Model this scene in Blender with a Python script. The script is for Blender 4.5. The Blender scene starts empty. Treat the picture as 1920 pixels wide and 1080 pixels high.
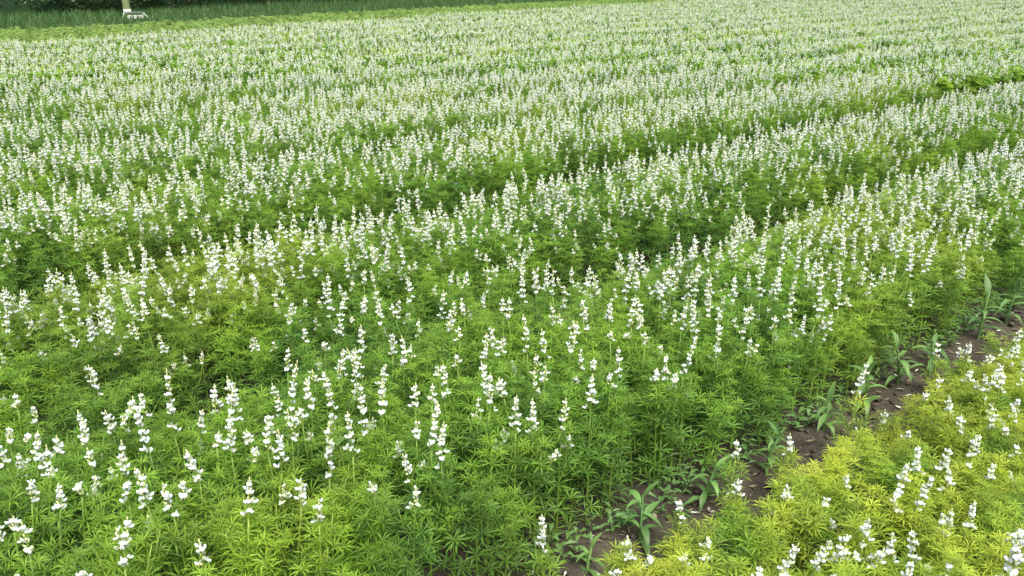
import bpy, math
import numpy as np
from mathutils import Vector, Matrix, Euler

rng = np.random.default_rng(11)
sc = bpy.context.scene
col = sc.collection
R = math.radians

# ------------------------------------------------------------------ camera, sky, sun, exposure
CAM_H, PITCH, FPX = 1.65, R(20.6), 1600.0          # focal length in pixels of the 1920-wide photograph
cd = bpy.data.cameras.new('camera'); cam = bpy.data.objects.new('camera', cd); col.objects.link(cam)
cd.sensor_width = 36.0; cd.lens = FPX / 1920 * 36; cd.clip_start = 0.05; cd.clip_end = 3000
cam.location = (0, 0, CAM_H); cam.rotation_euler = (R(90) - PITCH, 0, 0)
sc.camera = cam

SUN_EL, SUN_AZ = R(60), R(165)                      # azimuth from +Y towards +X: soft light from high behind the photographer
w = bpy.data.worlds.new('World'); sc.world = w; w.use_nodes = True
wn = w.node_tree.nodes; bg = wn['Background']
sky = wn.new('ShaderNodeTexSky'); sky.sky_type = 'NISHITA'; sky.sun_disc = False
sky.sun_elevation = SUN_EL; sky.sun_rotation = SUN_AZ
sky.air_density = 1.0; sky.dust_density = 8.0; sky.ozone_density = 0.6
w.node_tree.links.new(sky.outputs[0], bg.inputs[0]); bg.inputs[1].default_value = 0.15
sd = bpy.data.lights.new('sun', 'SUN'); sun = bpy.data.objects.new('sun', sd); col.objects.link(sun)
sd.energy = 1.0; sd.angle = R(40); sd.color = (1.0, 0.985, 0.95)
sdir = Vector((math.sin(SUN_AZ) * math.cos(SUN_EL), math.cos(SUN_AZ) * math.cos(SUN_EL), math.sin(SUN_EL)))
sun.rotation_euler = (-sdir).to_track_quat('-Z', 'Y').to_euler(); sun.location = sdir * 50
vs = sc.view_settings
vs.view_transform = 'Standard'; vs.look = 'None'; vs.gamma = 1; vs.use_curve_mapping = False; vs.exposure = 1.12
sc.cycles.use_denoising = True
sc.cycles.max_bounces = 6; sc.cycles.diffuse_bounces = 4; sc.cycles.transmission_bounces = 4; sc.cycles.transparent_max_bounces = 4
sc.cycles.use_adaptive_sampling = False
sc.cycles.use_light_tree = False

# ------------------------------------------------------------------ field layout
# the drilled beds run 50 degrees to the right of the view; n = distance across the beds, s = distance along them
DX, DY = math.sin(R(50)), math.cos(R(50)); NX, NY = -DY, DX
def ns(x, y): return NX * x + NY * y, DX * x + DY * y
def xy(n, s): return NX * n + DX * s, NY * n + DY * s
PITCH_BED, GAP0 = 1.4, 1.31                          # gap centres at n = GAP0 + k * PITCH_BED
def ray(px, py, z):                                  # where the sight line of a photograph pixel meets height z
    u, r = (540 - py) / FPX, (px - 960) / FPX
    dz = u * math.cos(PITCH) - math.sin(PITCH); f = math.cos(PITCH) + u * math.sin(PITCH)
    t = (CAM_H - z) / -dz
    return r * t, f * t, t
def project(x, y, z):
    dz = z - CAM_H
    f = y * math.cos(PITCH) - dz * math.sin(PITCH); u = y * math.sin(PITCH) + dz * math.cos(PITCH)
    f = np.where(np.abs(f) < 1e-4, 1e-4, f)
    return 960 + FPX * x / f, 540 - FPX * u / f, f

# ------------------------------------------------------------------ materials
def mat(name):
    m = bpy.data.materials.new(name); m.use_nodes = True
    nt = m.node_tree; nt.nodes.clear()
    return m, nt, nt.nodes, nt.links
def mixc(nt, fac, a, b, mode='MIX'):
    n = nt.nodes.new('ShaderNodeMix'); n.data_type = 'RGBA'; n.blend_type = mode
    for sock, v in ((n.inputs[0], fac), (n.inputs[6], a), (n.inputs[7], b)):
        if hasattr(v, 'is_linked'): nt.links.new(v, sock)
        else: sock.default_value = v if not isinstance(v, tuple) else (*v, 1)
    return n.outputs[2]
def math_(nt, op, a, b=None, c=None, clamp=False):
    n = nt.nodes.new('ShaderNodeMath'); n.operation = op; n.use_clamp = clamp
    for i, v in enumerate((a, b, c)):
        if v is None: continue
        if hasattr(v, 'is_linked'): nt.links.new(v, n.inputs[i])
        else: n.inputs[i].default_value = v
    return n.outputs[0]
def noise(nt, scale, detail=2.0, vec=None):
    n = nt.nodes.new('ShaderNodeTexNoise'); n.inputs['Scale'].default_value = scale; n.inputs['Detail'].default_value = detail
    if vec is not None: nt.links.new(vec, n.inputs['Vector'])
    return n.outputs[0]
def ramp(nt, v, lo, hi):
    n = nt.nodes.new('ShaderNodeMapRange'); n.inputs[1].default_value = lo; n.inputs[2].default_value = hi
    nt.links.new(v, n.inputs[0]); return n.outputs[0]
def finish(nt, colr, rough=0.5, transl=0.0, tcol=None, spec=0.4, bump=None, bstr=0.2, bdist=0.01):
    p = nt.nodes.new('ShaderNodeBsdfPrincipled'); out = nt.nodes.new('ShaderNodeOutputMaterial')
    if hasattr(colr, 'is_linked'): nt.links.new(colr, p.inputs['Base Color'])
    else: p.inputs['Base Color'].default_value = (*colr, 1)
    p.inputs['Roughness'].default_value = rough; p.inputs['Specular IOR Level'].default_value = spec
    if bump is not None:
        b = nt.nodes.new('ShaderNodeBump'); b.inputs['Strength'].default_value = bstr; b.inputs['Distance'].default_value = bdist
        nt.links.new(bump, b.inputs['Height']); nt.links.new(b.outputs[0], p.inputs['Normal'])
    if transl:
        t = nt.nodes.new('ShaderNodeBsdfTranslucent'); mx = nt.nodes.new('ShaderNodeMixShader')
        tc = tcol if tcol is not None else colr
        if hasattr(tc, 'is_linked'): nt.links.new(tc, t.inputs[0])
        else: t.inputs[0].default_value = (*tc, 1)
        mx.inputs[0].default_value = transl
        nt.links.new(p.outputs[0], mx.inputs[1]); nt.links.new(t.outputs[0], mx.inputs[2]); nt.links.new(mx.outputs[0], out.inputs[0])
    else: nt.links.new(p.outputs[0], out.inputs[0])

def leaf_material(name, deep, fresh, yellow, bias=0.0, bed=True, transl=0.4):
    m, nt, N, L = mat(name)
    geo = N.new('ShaderNodeNewGeometry'); pos = geo.outputs['Position']
    oi = N.new('ShaderNodeObjectInfo')
    n1 = ramp(nt, noise(nt, 1.7, 3, pos), 0.35, 0.65)              # patches of nutrient-starved and of dark plants
    rv = oi.outputs['Random']
    f = math_(nt, 'MULTIPLY_ADD', rv, 0.5, math_(nt, 'MULTIPLY_ADD', n1, 0.6, bias), clamp=True)
    c = mixc(nt, f, deep, fresh)
    n2 = ramp(nt, noise(nt, 0.75, 2, pos), 0.52, 0.72)
    y = math_(nt, 'MULTIPLY', n2, 0.35)
    if bed:                                                        # the stunted yellow bed beside the bare strip
        d = N.new('ShaderNodeVectorMath'); d.operation = 'DOT_PRODUCT'; L.new(pos, d.inputs[0]); d.inputs[1].default_value = (NX, NY, 0)
        b = ramp(nt, d.outputs['Value'], 1.36, 1.24)
        b = math_(nt, 'MULTIPLY', b, ramp(nt, noise(nt, 4.2, 3, pos), 0.32, 0.58))
        y = math_(nt, 'MAXIMUM', y, math_(nt, 'MULTIPLY', b, 0.82))
    c = mixc(nt, y, c, yellow)
    hs = N.new('ShaderNodeHueSaturation'); L.new(c, hs.inputs['Color'])
    L.new(math_(nt, 'MULTIPLY_ADD', rv, 0.5, 0.75), hs.inputs['Value'])
    finish(nt, hs.outputs[0], rough=0.45, transl=transl, spec=0.35)
    return m
M = {}
M['leaf'] = leaf_material('lupin_leaf', (0.074, 0.205, 0.048), (0.156, 0.318, 0.032), (0.370, 0.480, 0.045), transl=0.5)
M['young'] = leaf_material('lupin_young_leaf', (0.115, 0.270, 0.036), (0.195, 0.360, 0.032), (0.450, 0.530, 0.055), 0.1, transl=0.5)
M['stem'] = leaf_material('lupin_stem', (0.09, 0.19, 0.03), (0.17, 0.27, 0.04), (0.33, 0.38, 0.06), transl=0.15)
M['border'] = leaf_material('border_crop_leaf', (0.190, 0.320, 0.085), (0.260, 0.400, 0.105), (0.31, 0.41, 0.09), 0.1, bed=False)
M['weed'] = leaf_material('weed_leaf', (0.090, 0.210, 0.064), (0.155, 0.295, 0.080), (0.17, 0.26, 0.06), bed=False, transl=0.35)
M['hedge'] = leaf_material('hedge_leaf', (0.022, 0.065, 0.030), (0.070, 0.135, 0.045), (0.08, 0.13, 0.05), -0.1, bed=False, transl=0.2)
M['verge'] = leaf_material('verge_grass_blade', (0.030, 0.085, 0.028), (0.062, 0.135, 0.036), (0.09, 0.14, 0.045), bed=False, transl=0.3)
def plain(name, c, rough=0.6, transl=0.0, var=0.0, nscale=30.0, spec=0.3, bstr=0.0, bdist=0.01):
    m, nt, N, L = mat(name)
    tc = N.new('ShaderNodeTexCoord')
    nz = noise(nt, nscale, 4, tc.outputs['Object'])
    cc = mixc(nt, ramp(nt, nz, 0.3, 0.7), tuple(x * (1 - var) for x in c), tuple(min(1, x * (1 + var)) for x in c))
    finish(nt, cc, rough, transl, spec=spec, bump=nz if bstr else None, bstr=bstr, bdist=bdist)
    return m
def petal_material():
    m, nt, N, L = mat('white_petal'); oi = N.new('ShaderNodeObjectInfo'); geo = N.new('ShaderNodeNewGeometry')
    v = math_(nt, 'MULTIPLY_ADD', oi.outputs['Random'], 0.5, math_(nt, 'MULTIPLY', noise(nt, 60, 2, geo.outputs['Position']), 0.5))
    finish(nt, mixc(nt, ramp(nt, v, 0.35, 0.75), (0.70, 0.77, 0.78), (0.70, 0.77, 0.68)), 0.6, 0.3, spec=0.15)
    return m
M['petal'] = petal_material()
M['bud'] = plain('cream_bud', (0.52, 0.58, 0.28), 0.55, 0.2, 0.15, 150, 0.2)
M['calyx'] = plain('green_calyx', (0.26, 0.36, 0.12), 0.6, 0.1, 0.1, 100)
M['post'] = plain('weathered_post', (0.15, 0.20, 0.085), 0.8, 0, 0.2, 6, bstr=0.4)
M['whitewood'] = plain('whitewashed_board', (0.46, 0.50, 0.46), 0.7, 0, 0.12, 9, bstr=0.3)
M['greywood'] = plain('dark_grey_board', (0.10, 0.14, 0.13), 0.7, 0, 0.2, 9, bstr=0.3)
M['stone'] = plain('pale_stone', (0.30, 0.27, 0.23), 0.9, 0, 0.25, 40, bstr=0.5)
M['litter'] = plain('dry_litter', (0.20, 0.16, 0.10), 0.9, 0.1, 0.4, 30)
M['wood'] = plain('hedge_bark', (0.05, 0.045, 0.035), 0.9, 0, 0.3, 12, bstr=0.6)

def soil_material():
    m, nt, N, L = mat('field_soil')
    geo = N.new('ShaderNodeNewGeometry'); pos = geo.outputs['Position']
    a = noise(nt, 9, 6, pos); b = noise(nt, 120, 3, pos)
    c = mixc(nt, ramp(nt, a, 0.35, 0.68), (0.034, 0.031, 0.024), (0.070, 0.063, 0.048))
    c = mixc(nt, ramp(nt, b, 0.62, 0.75), c, (0.13, 0.12, 0.10))
    finish(nt, c, 0.95, spec=0.15, bump=math_(nt, 'MULTIPLY_ADD', b, 0.35, a), bstr=0.7, bdist=0.02)
    return m
M['soil'] = soil_material()
def lawn_material():
    m, nt, N, L = mat('verge_ground')
    geo = N.new('ShaderNodeNewGeometry'); pos = geo.outputs['Position']
    c = mixc(nt, ramp(nt, noise(nt, 3, 6, pos), 0.35, 0.65), (0.025, 0.05, 0.015), (0.06, 0.10, 0.025))
    finish(nt, c, 0.9, bump=noise(nt, 40, 3, pos), bstr=0.6, bdist=0.05)
    return m
M['lawn'] = lawn_material()

# ------------------------------------------------------------------ mesh helpers
class MB:
    """collects vertices and faces with a material per face"""
    def __init__(self): self.v, self.f, self.m, self.n = [], [], [], 0
    def add(self, verts, faces, mi=0):
        verts = np.asarray(verts, float).reshape(-1, 3); b = self.n
        self.v.append(verts); self.f += [tuple(i + b for i in f) for f in faces]; self.m += [mi] * len(faces); self.n += len(verts)
    def merge(self, part, mtx=None, mats=None):
        v, f, m = part
        if mtx is not None: v = v @ np.array(mtx.to_3x3()).T + np.array(mtx.translation)
        b = self.n; self.v.append(v); self.f += [tuple(i + b for i in q) for q in f]; self.m += [mats[i] for i in m] if mats else list(m); self.n += len(v)
    def part(self): return np.concatenate(self.v), list(self.f), list(self.m)
    def mesh(self, name, mats, smooth=True):
        me = bpy.data.meshes.new(name); v = np.concatenate(self.v)
        me.from_pydata(v.tolist(), [], self.f)
        for x in mats: me.materials.append(x)
        me.polygons.foreach_set('material_index', np.array(self.m, np.int32))
        if smooth: me.polygons.foreach_set('use_smooth', np.ones(len(self.f), bool))
        me.update(); return me
def from_part(part, name, mats, smooth=True):
    b = MB(); b.merge(part); return b.mesh(name, mats, smooth)
def tube(b, pts, rads, k=4, mi=0, cap=True):
    pts = [np.array(p, float) for p in pts]; rings = []
    for i, p in enumerate(pts):
        t = pts[min(i + 1, len(pts) - 1)] - pts[max(i - 1, 0)]; t /= np.linalg.norm(t) + 1e-9
        u = np.cross(t, (0.31, 0.9, 0.13)); u /= np.linalg.norm(u) + 1e-9; v = np.cross(t, u)
        rings.append([p + rads[i] * (math.cos(a) * u + math.sin(a) * v) for a in np.arange(k) * 2 * math.pi / k])
    f = []
    for i in range(len(pts) - 1):
        for j in range(k):
            f.append((i * k + j, i * k + (j + 1) % k, (i + 1) * k + (j + 1) % k, (i + 1) * k + j))
    if cap: f.append(tuple(range((len(pts) - 1) * k, len(pts) * k)))
    b.add(np.concatenate([np.array(r) for r in rings]), f, mi)
def box(b, c, size, mtx=None, mi=0):
    h = np.array(size) / 2
    v = np.array([(sx, sy, sz) for sx in (-1, 1) for sy in (-1, 1) for sz in (-1, 1)], float) * h
    if mtx is not None: v = v @ np.array(mtx).T
    b.add(v + np.array(c), [(0, 1, 3, 2), (4, 6, 7, 5), (0, 4, 5, 1), (2, 3, 7, 6), (0, 2, 6, 4), (1, 5, 7, 3)], mi)
def new_obj(name, data, parent=None, mtx=None):
    o = bpy.data.objects.new(name, data); col.objects.link(o)
    if parent is not None: o.parent = parent
    if mtx is not None: o.matrix_basis = mtx
    return o
def tag(o, label=None, category=None, group=None, kind=None):
    for k, v in (('label', label), ('category', category), ('group', group), ('kind', kind)):
        if v: o[k] = v
    return o

# ------------------------------------------------------------------ lupin pieces
def unit(v): return v / (np.linalg.norm(v) + 1e-9)
def palmate(r, nl=8, L=0.042, wd=0.0058, pet=0.04, elev=40, lite=False):
    """one lupin leaf: a petiole and a whorl of narrow folded leaflets. slots: 0 leaflet, 1 petiole"""
    b = MB(); a = R(elev); p = np.array((math.cos(a), 0, math.sin(a))); c = p * pet + np.array((0, 0, -0.1 * pet))
    if not lite: tube(b, [(0, 0, 0), p * pet * .55, c], [.0011, .0009, .0008], 3, 1, cap=False)
    nz = unit(0.45 * p + np.array((0, 0, .9)) + r.normal(0, .12, 3)); e1 = unit(p - nz * (p @ nz)); e2 = np.cross(nz, e1)
    for i in range(nl):
        ph = (i - (nl - 1) / 2) * (2 * math.pi * .93 / nl) + r.normal(0, .09)
        l = L * (1.05 - .22 * abs(ph) / math.pi) * r.uniform(.88, 1.1); cup = R(r.normal(16, 9)); bend = r.uniform(.02, .34)
        d = unit(math.cos(ph) * e1 + math.sin(ph) * e2); side = np.cross(nz, d); side = unit(side + nz * r.normal(0, .35))
        cup += R(10); up = nz * math.cos(cup) - d * math.sin(cup); d = d * math.cos(cup) + nz * math.sin(cup)
        mid = c + d * l * .55; tip = c + d * l - up * l * bend; ww = wd * r.uniform(.85, 1.15) / 2 * (1.5 if lite else 1)
        mm = mid - up * ww * .35
        if lite: b.add([c, mid + side * ww, tip, mid - side * ww], [(0, 3, 2, 1)], 0)
        else: b.add([c, mid + side * ww, mm, mid - side * ww, tip], [(0, 2, 1), (0, 3, 2), (1, 2, 4), (2, 3, 4)], 0)
    return b.part()
def flower(r, lite=False):
    """one pea flower pointing along +X: calyx, plump wings, two-lobed banner. slots: 0 petal, 1 calyx"""
    b = MB()
    if lite:
        v = [(0, 0, 0), (.008, .005, -.001), (.009, 0, .010), (.008, -.005, -.001), (.016, 0, .005)]
        b.add(v, [(0, 1, 2), (0, 2, 3), (1, 4, 2), (2, 4, 3), (0, 3, 1), (1, 3, 4)], 0); return b.part()
    tube(b, [(0, 0, 0), (.003, 0, .0005), (.0055, 0, .001)], [.0006, .0017, .0022], 4, 1, cap=False)
    k, xs = 6, [(.0045, .0016, .002), (.0085, .0036, .0050), (.0130, .0036, .0046), (.0160, .0016, .0022)]
    v, f = [(.0035, 0, .001)], []
    for (x, ry, rz) in xs:
        for j in range(k):
            t = j * 2 * math.pi / k + .5; v.append((x, ry * math.cos(t), .0012 + (x - .004) * .18 + rz * math.sin(t) * .85))
    v.append((.0172, 0, .0042))
    for j in range(k): f.append((0, 1 + (j + 1) % k, 1 + j))
    for i in range(len(xs) - 1):
        for j in range(k): f.append((1 + i * k + j, 1 + i * k + (j + 1) % k, 1 + (i + 1) * k + (j + 1) % k, 1 + (i + 1) * k + j))
    e = len(v) - 1
    for j in range(k): f.append((e, 1 + 3 * k + j, 1 + 3 * k + (j + 1) % k))
    b.add(v, f, 0)
    for s in (-1, 1):                                              # banner lobes, reflexed to the sides
        o = r.uniform(.8, 1.25)
        b.add([(.0055, 0, .003), (.0088, 0, .0118), (.0072, s * .0060 * o, .0150), (.0030, s * .0098 * o, .0118), (.0036, s * .0066, .005)],
              [(0, 1, 2), (0, 2, 3), (0, 3, 4)], 0)
    return b.part()
def bud_part(r):
    b = MB(); k = 5
    v = [(0, 0, 0)] + [(.0045, .0022 * math.cos(t), .0022 * math.sin(t)) for t in np.arange(k) * 2 * math.pi / k] + [(.0105, 0, .001)]
    b.add(v, [(0, 1 + (j + 1) % k, 1 + j) for j in range(k)] + [(k + 1, 1 + j, 1 + (j + 1) % k) for j in range(k)], 0)
    return b.part()
LEAF_P = [palmate(rng, int(rng.integers(8, 11)), rng.uniform(.036, .048), rng.uniform(.0042, .0053), rng.uniform(.03, .055), e) for e in (15, 25, 35, 42, 50, 60)]
YOUNG_P = [palmate(rng, int(rng.integers(8, 11)), rng.uniform(.030, .041), rng.uniform(.0037, .0047), rng.uniform(.022, .035), e) for e in (35, 48, 58, 66)]
LITE_P = [palmate(rng, 7, rng.uniform(.042, .05), .008, rng.uniform(.03, .05), e, True) for e in (20, 35, 45, 58)]
FLOWER_P = [flower(rng) for _ in range(4)]
FLOWER_LITE = flower(rng, True)
BUD_P = bud_part(rng)
ME_LEAF = [from_part(p, 'lupin_leaf', [M['leaf'], M['stem']], False) for p in LEAF_P]
ME_YOUNG = [from_part(p, 'lupin_young_leaf', [M['young'], M['stem']], False) for p in YOUNG_P]
ME_FLOWER = [from_part(p, 'lupin_flower', [M['petal'], M['calyx']]) for p in FLOWER_P]

def TRS(loc, az=0.0, tilt=0.0, s=1.0):
    return Matrix.Translation(Vector(loc)) @ Matrix.Rotation(az, 4, 'Z') @ Matrix.Rotation(-tilt, 4, 'Y') @ Matrix.Scale(s, 4)

def plan_spike(r, L, dens=1.0, fs=1.0):
    """flower placements along a spike whose axis is +Z from the origin; returns (rachis points, flowers, buds)"""
    bend = r.normal(0, .05, 2) * L
    ax = lambda t: np.array((bend[0] * t * t, bend[1] * t * t, L * t))
    fl, nf = [], max(4, int(round(L / .0105 * dens)))
    a0 = r.uniform(0, 6.28)
    for i in range(nf):                                    # loose, more crowded towards the top
        t = min(.95 * max((i + .3 + r.normal(0, .45)) / nf, 0) ** .85, .93) if i else 0.0; a = a0 + i * 2.4 + r.normal(0, .45)
        q = ax(t) + np.array((math.cos(a), math.sin(a), .4)) * r.uniform(.002, .012) * (1 - .6 * t)
        fl.append((q, a, R(r.normal(22 + 34 * t, 14)), fs * 1.06 * r.uniform(.82, 1.15) * (1 - .3 * t * t)))
    bu = [(ax(1 - .11 * min(1, .07 / L) * k), a0 + k * 2.4, R(86 - 6 * k), 1.15 + .06 * k) for k in range(9)]
    return [ax(0), ax(.5), ax(.97)], fl, bu
def plan_plant(r, H, spike=0.12, n_leaf=16, branches=2, low=0.18, size=1.0, dens=1.0, fs=1.0, side_spike=0.25, vigour=1.0):
    """stem tubes, leaf placements (point, azimuth, young?, scale) and spikes (point, direction, plan) of one plant"""
    lean = r.normal(0, .05, 2)
    P = lambda t: np.array((lean[0] * H * t * t, lean[1] * H * t * t, H * t))
    tubes = [([P(t) for t in (0, .35, .7, 1)], [.0042 * vigour, .0036 * vigour, .0029, .0022])]
    leaves, spikes = [], []
    az = r.uniform(0, 6.28)
    for i in range(n_leaf):
        t = low + (1 - low) * (i + r.uniform(-.3, .3)) / n_leaf; t = min(max(t, .04), 1)
        leaves.append((P(t), az + i * 2.4 + r.normal(0, .2), t > .74, size * r.uniform(.85, 1.15) * (1.12 - .35 * t ** 3)))
    tips = [(P(1), np.array((lean[0], lean[1], 1.0)), spike, True)]
    for k in range(branches):
        t0 = r.uniform(.42, .78); a = az + k * 2.1 + r.normal(0, .4); l = H * r.uniform(.25, .42) * (1.1 - .4 * t0)
        dh = r.uniform(.45, .8); e0 = P(t0); e1 = e0 + l * .5 * np.array((math.cos(a) * dh, math.sin(a) * dh, .75)); e2 = e1 + l * .5 * np.array((math.cos(a) * dh * .5, math.sin(a) * dh * .5, 1))
        tubes.append(([e0, e1, e2], [.0024, .0020, .0016]))
        for i in range(5):
            u = (i + 1) / 5; q = e0 * (1 - u) ** 2 + 2 * u * (1 - u) * e1 + u * u * e2
            leaves.append((q, a + i * 2.4 + r.normal(0, .3), u > .5, size * r.uniform(.75, 1.0)))
        if spike and r.random() < side_spike: tips.append((e2, np.array((math.cos(a) * .2, math.sin(a) * .2, 1)), spike * r.uniform(.4, .7), False))
    for (p, d, L, main) in tips:
        if L: spikes.append((p, unit(d + np.append(r.normal(0, .10, 2), 0)), plan_spike(r, L, dens * r.uniform(.7, 1.2), fs)))
    return tubes, leaves, spikes
def spike_matrix(p, d): return Matrix.Translation(Vector(p)) @ Vector((0, 0, 1)).rotation_difference(Vector(d)).to_matrix().to_4x4()

# material slots of joined plants: 0 leaf 1 young 2 stem 3 petal 4 bud 5 calyx
PM = ['leaf', 'young', 'stem', 'petal', 'bud', 'calyx']
def joined_plant(r, lite=False, **kw):
    b = MB(); tubes, leaves, spikes = plan_plant(r, **kw)
    for pts, rad in tubes: tube(b, pts, rad, 3, 2)
    for (q, a, y, s) in leaves:
        if lite: b.merge(LITE_P[int(r.integers(4))], TRS(q, a, 0, s * 1.05), [1 if y else 0, 2])
        elif y: b.merge(YOUNG_P[int(r.integers(4))], TRS(q, a, 0, s), [1, 2])
        else: b.merge(LEAF_P[int(r.integers(6))], TRS(q, a, 0, s), [0, 2])
    for (p, d, (rac, fl, bu)) in spikes:
        mt = spike_matrix(p, d)
        sub = MB(); tube(sub, rac, [.0019, .0016, .0012], 3, 2)
        for (q, a, t, s) in fl: sub.merge(FLOWER_LITE if lite else FLOWER_P[int(r.integers(4))], TRS(q, a, t, s * (1.3 if lite else 1)), [3, 5])
        for (q, a, t, s) in bu[:3] if lite else bu: sub.merge(BUD_P, TRS(q, a, t, s * (1.6 if lite else 1)), [4])
        b.merge(sub.part(), mt)
    return b.part()

# a plant whose leaves, spikes and flowers are objects of their own
def build_lupin(r, x, y, label, group, H, yaw=None, name='lupin_plant', **kw):
    e = new_obj(name, None); e.empty_display_size = .05
    e.location = (x, y, 0); e.rotation_euler = (0, 0, r.uniform(0, 6.28) if yaw is None else yaw)
    tag(e, label, 'lupin', group)
    tubes, leaves, spikes = plan_plant(r, H, **kw)
    b = MB()
    for pts, rad in tubes: tube(b, pts, rad, 5, 0)
    new_obj('stem', b.mesh('stem', [M['stem']]), e)
    for (q, a, yg, s) in leaves:
        me = ME_YOUNG[int(r.integers(4))] if yg else ME_LEAF[int(r.integers(6))]
        new_obj('leaf', me, e, TRS(q, a, 0, s))
    for (p, d, (rac, fl, bu)) in spikes:
        sb = MB(); tube(sb, rac, [.0020, .0017, .0013], 4, 0)
        for (q, a, t, s) in bu: sb.merge(BUD_P, TRS(q, a, t, s), [1])
        sp = new_obj('flower_spike', sb.mesh('flower_spike', [M['stem'], M['bud']]), e, spike_matrix(p, d))
        for (q, a, t, s) in fl: new_obj('flower', ME_FLOWER[int(r.integers(4))], sp, TRS(q, a, t, s))
    return e

# an object that holds prototype plants and scatter points in one mesh; its own modifier places them
def scatter(name, protos, mats, pts, rot, scl, pid, label, category):
    b = MB(); vid = []
    for k, p in enumerate(protos): b.merge(p); vid += [k] * len(p[0])
    nv = b.n; verts = np.concatenate(b.v + [np.asarray(pts, float)])
    me = bpy.data.meshes.new(name); me.from_pydata(verts.tolist(), [], b.f)
    for x in mats: me.materials.append(x)
    me.polygons.foreach_set('material_index', np.array(b.m, np.int32))
    npt = len(pts)
    at = me.attributes.new('proto', 'INT', 'POINT'); at.data.foreach_set('value', np.concatenate([np.array(vid), np.asarray(pid)]).astype(np.int32))
    at = me.attributes.new('spot', 'BOOLEAN', 'POINT'); at.data.foreach_set('value', np.concatenate([np.zeros(nv, bool), np.ones(npt, bool)]))
    at = me.attributes.new('turn', 'FLOAT_VECTOR', 'POINT'); at.data.foreach_set('vector', np.concatenate([np.zeros((nv, 3)), rot]).astype(np.float32).ravel())
    at = me.attributes.new('grow', 'FLOAT_VECTOR', 'POINT'); at.data.foreach_set('vector', np.concatenate([np.ones((nv, 3)), scl]).astype(np.float32).ravel())
    me.update()
    o = new_obj(name, me); tag(o, label, category, kind='stuff')
    ng = bpy.data.node_groups.new(name + '_nodes', 'GeometryNodeTree')
    ng.interface.new_socket('Geometry', in_out='INPUT', socket_type='NodeSocketGeometry')
    ng.interface.new_socket('Geometry', in_out='OUTPUT', socket_type='NodeSocketGeometry')
    N, L = ng.nodes, ng.links
    gi, go = N.new('NodeGroupInput'), N.new('NodeGroupOutput')
    def attr(nm, ty):
        a = N.new('GeometryNodeInputNamedAttribute'); a.data_type = ty; a.inputs[0].default_value = nm; return a.outputs[0]
    pr, spot, turn, grow = attr('proto', 'INT'), attr('spot', 'BOOLEAN'), attr('turn', 'FLOAT_VECTOR'), attr('grow', 'FLOAT_VECTOR')
    sep = N.new('GeometryNodeSeparateGeometry'); L.new(gi.outputs[0], sep.inputs[0]); L.new(spot, sep.inputs[1])
    join = N.new('GeometryNodeJoinGeometry'); L.new(join.outputs[0], go.inputs[0])
    for k in range(len(protos)):
        cmp = N.new('FunctionNodeCompare'); cmp.data_type = 'INT'; cmp.operation = 'EQUAL'
        L.new(pr, cmp.inputs[2]); cmp.inputs[3].default_value = k
        s1 = N.new('GeometryNodeSeparateGeometry'); L.new(sep.outputs[1], s1.inputs[0]); L.new(cmp.outputs[0], s1.inputs[1])
        g2 = N.new('GeometryNodeGeometryToInstance'); L.new(s1.outputs[0], g2.inputs[0])
        ip = N.new('GeometryNodeInstanceOnPoints')
        L.new(sep.outputs[0], ip.inputs['Points']); L.new(cmp.outputs[0], ip.inputs['Selection']); L.new(g2.outputs[0], ip.inputs['Instance'])
        er = N.new('FunctionNodeEulerToRotation'); L.new(turn, er.inputs[0]); L.new(er.outputs[0], ip.inputs['Rotation'])
        L.new(grow, ip.inputs['Scale']); L.new(ip.outputs[0], join.inputs[0])
    md = o.modifiers.new('scatter', 'NODES'); md.node_group = ng
    return o

# smooth value noise for densities
_G = rng.random((256, 256))
def vnoise(x, y, f):
    x, y = np.asarray(x) * f + 700.3, np.asarray(y) * f + 700.7
    i, j = np.floor(x).astype(int), np.floor(y).astype(int); u, v = x - i, y - j; u, v = u * u * (3 - 2 * u), v * v * (3 - 2 * v)
    g = lambda a, b: _G[a % 256, b % 256]
    return (g(i, j) * (1 - u) + g(i + 1, j) * u) * (1 - v) + (g(i, j + 1) * (1 - u) + g(i + 1, j + 1) * u) * v

# ------------------------------------------------------------------ ground
def ground_sheet():
    xs = np.unique(np.round(np.concatenate([[-1200, -300, -90, -30, -12], np.arange(-5, 7.001, .045), [14, 40, 120, 400, 1200]]), 4))
    ys = np.unique(np.round(np.concatenate([[-1200, -300, -60, -12], np.arange(-1, 8.001, .045), [14, 30, 60, 150, 500, 1500]]), 4))
    X, Y = np.meshgrid(xs, ys)
    near = (X > -5.1) & (X < 7.1) & (Y > -1.1) & (Y < 8.1)
    Z = np.where(near, (vnoise(X, Y, 7) - .5) * .035 + (vnoise(X, Y, 17) - .5) * .028 + (vnoise(X, Y, 3) - .5) * .03, 0)
    n_ = NX * X + NY * Y
    Z += np.where(near, -.012 + .02 * np.abs(((n_ - GAP0) / PITCH_BED + .5) % 1 - .5), 0)
    v = np.stack([X, Y, Z], -1).reshape(-1, 3); w_ = len(xs)
    f = [(r * w_ + c, r * w_ + c + 1, (r + 1) * w_ + c + 1, (r + 1) * w_ + c) for r in range(len(ys) - 1) for c in range(w_ - 1)]
    b = MB(); b.v = [v]; b.f = f; b.m = [0] * len(f); b.n = len(v)
    tag(new_obj('field_ground', b.mesh('field_ground', [M['soil']])), 'dark brown bare soil of the field between the beds', kind='structure')
ground_sheet()
def ground_z(x, y):
    n_ = NX * x + NY * y
    return float((vnoise(x, y, 7) - .5) * .035 + (vnoise(x, y, 17) - .5) * .028 + (vnoise(x, y, 3) - .5) * .03 - .012 + .02 * abs(((n_ - GAP0) / PITCH_BED + .5) % 1 - .5))

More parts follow.
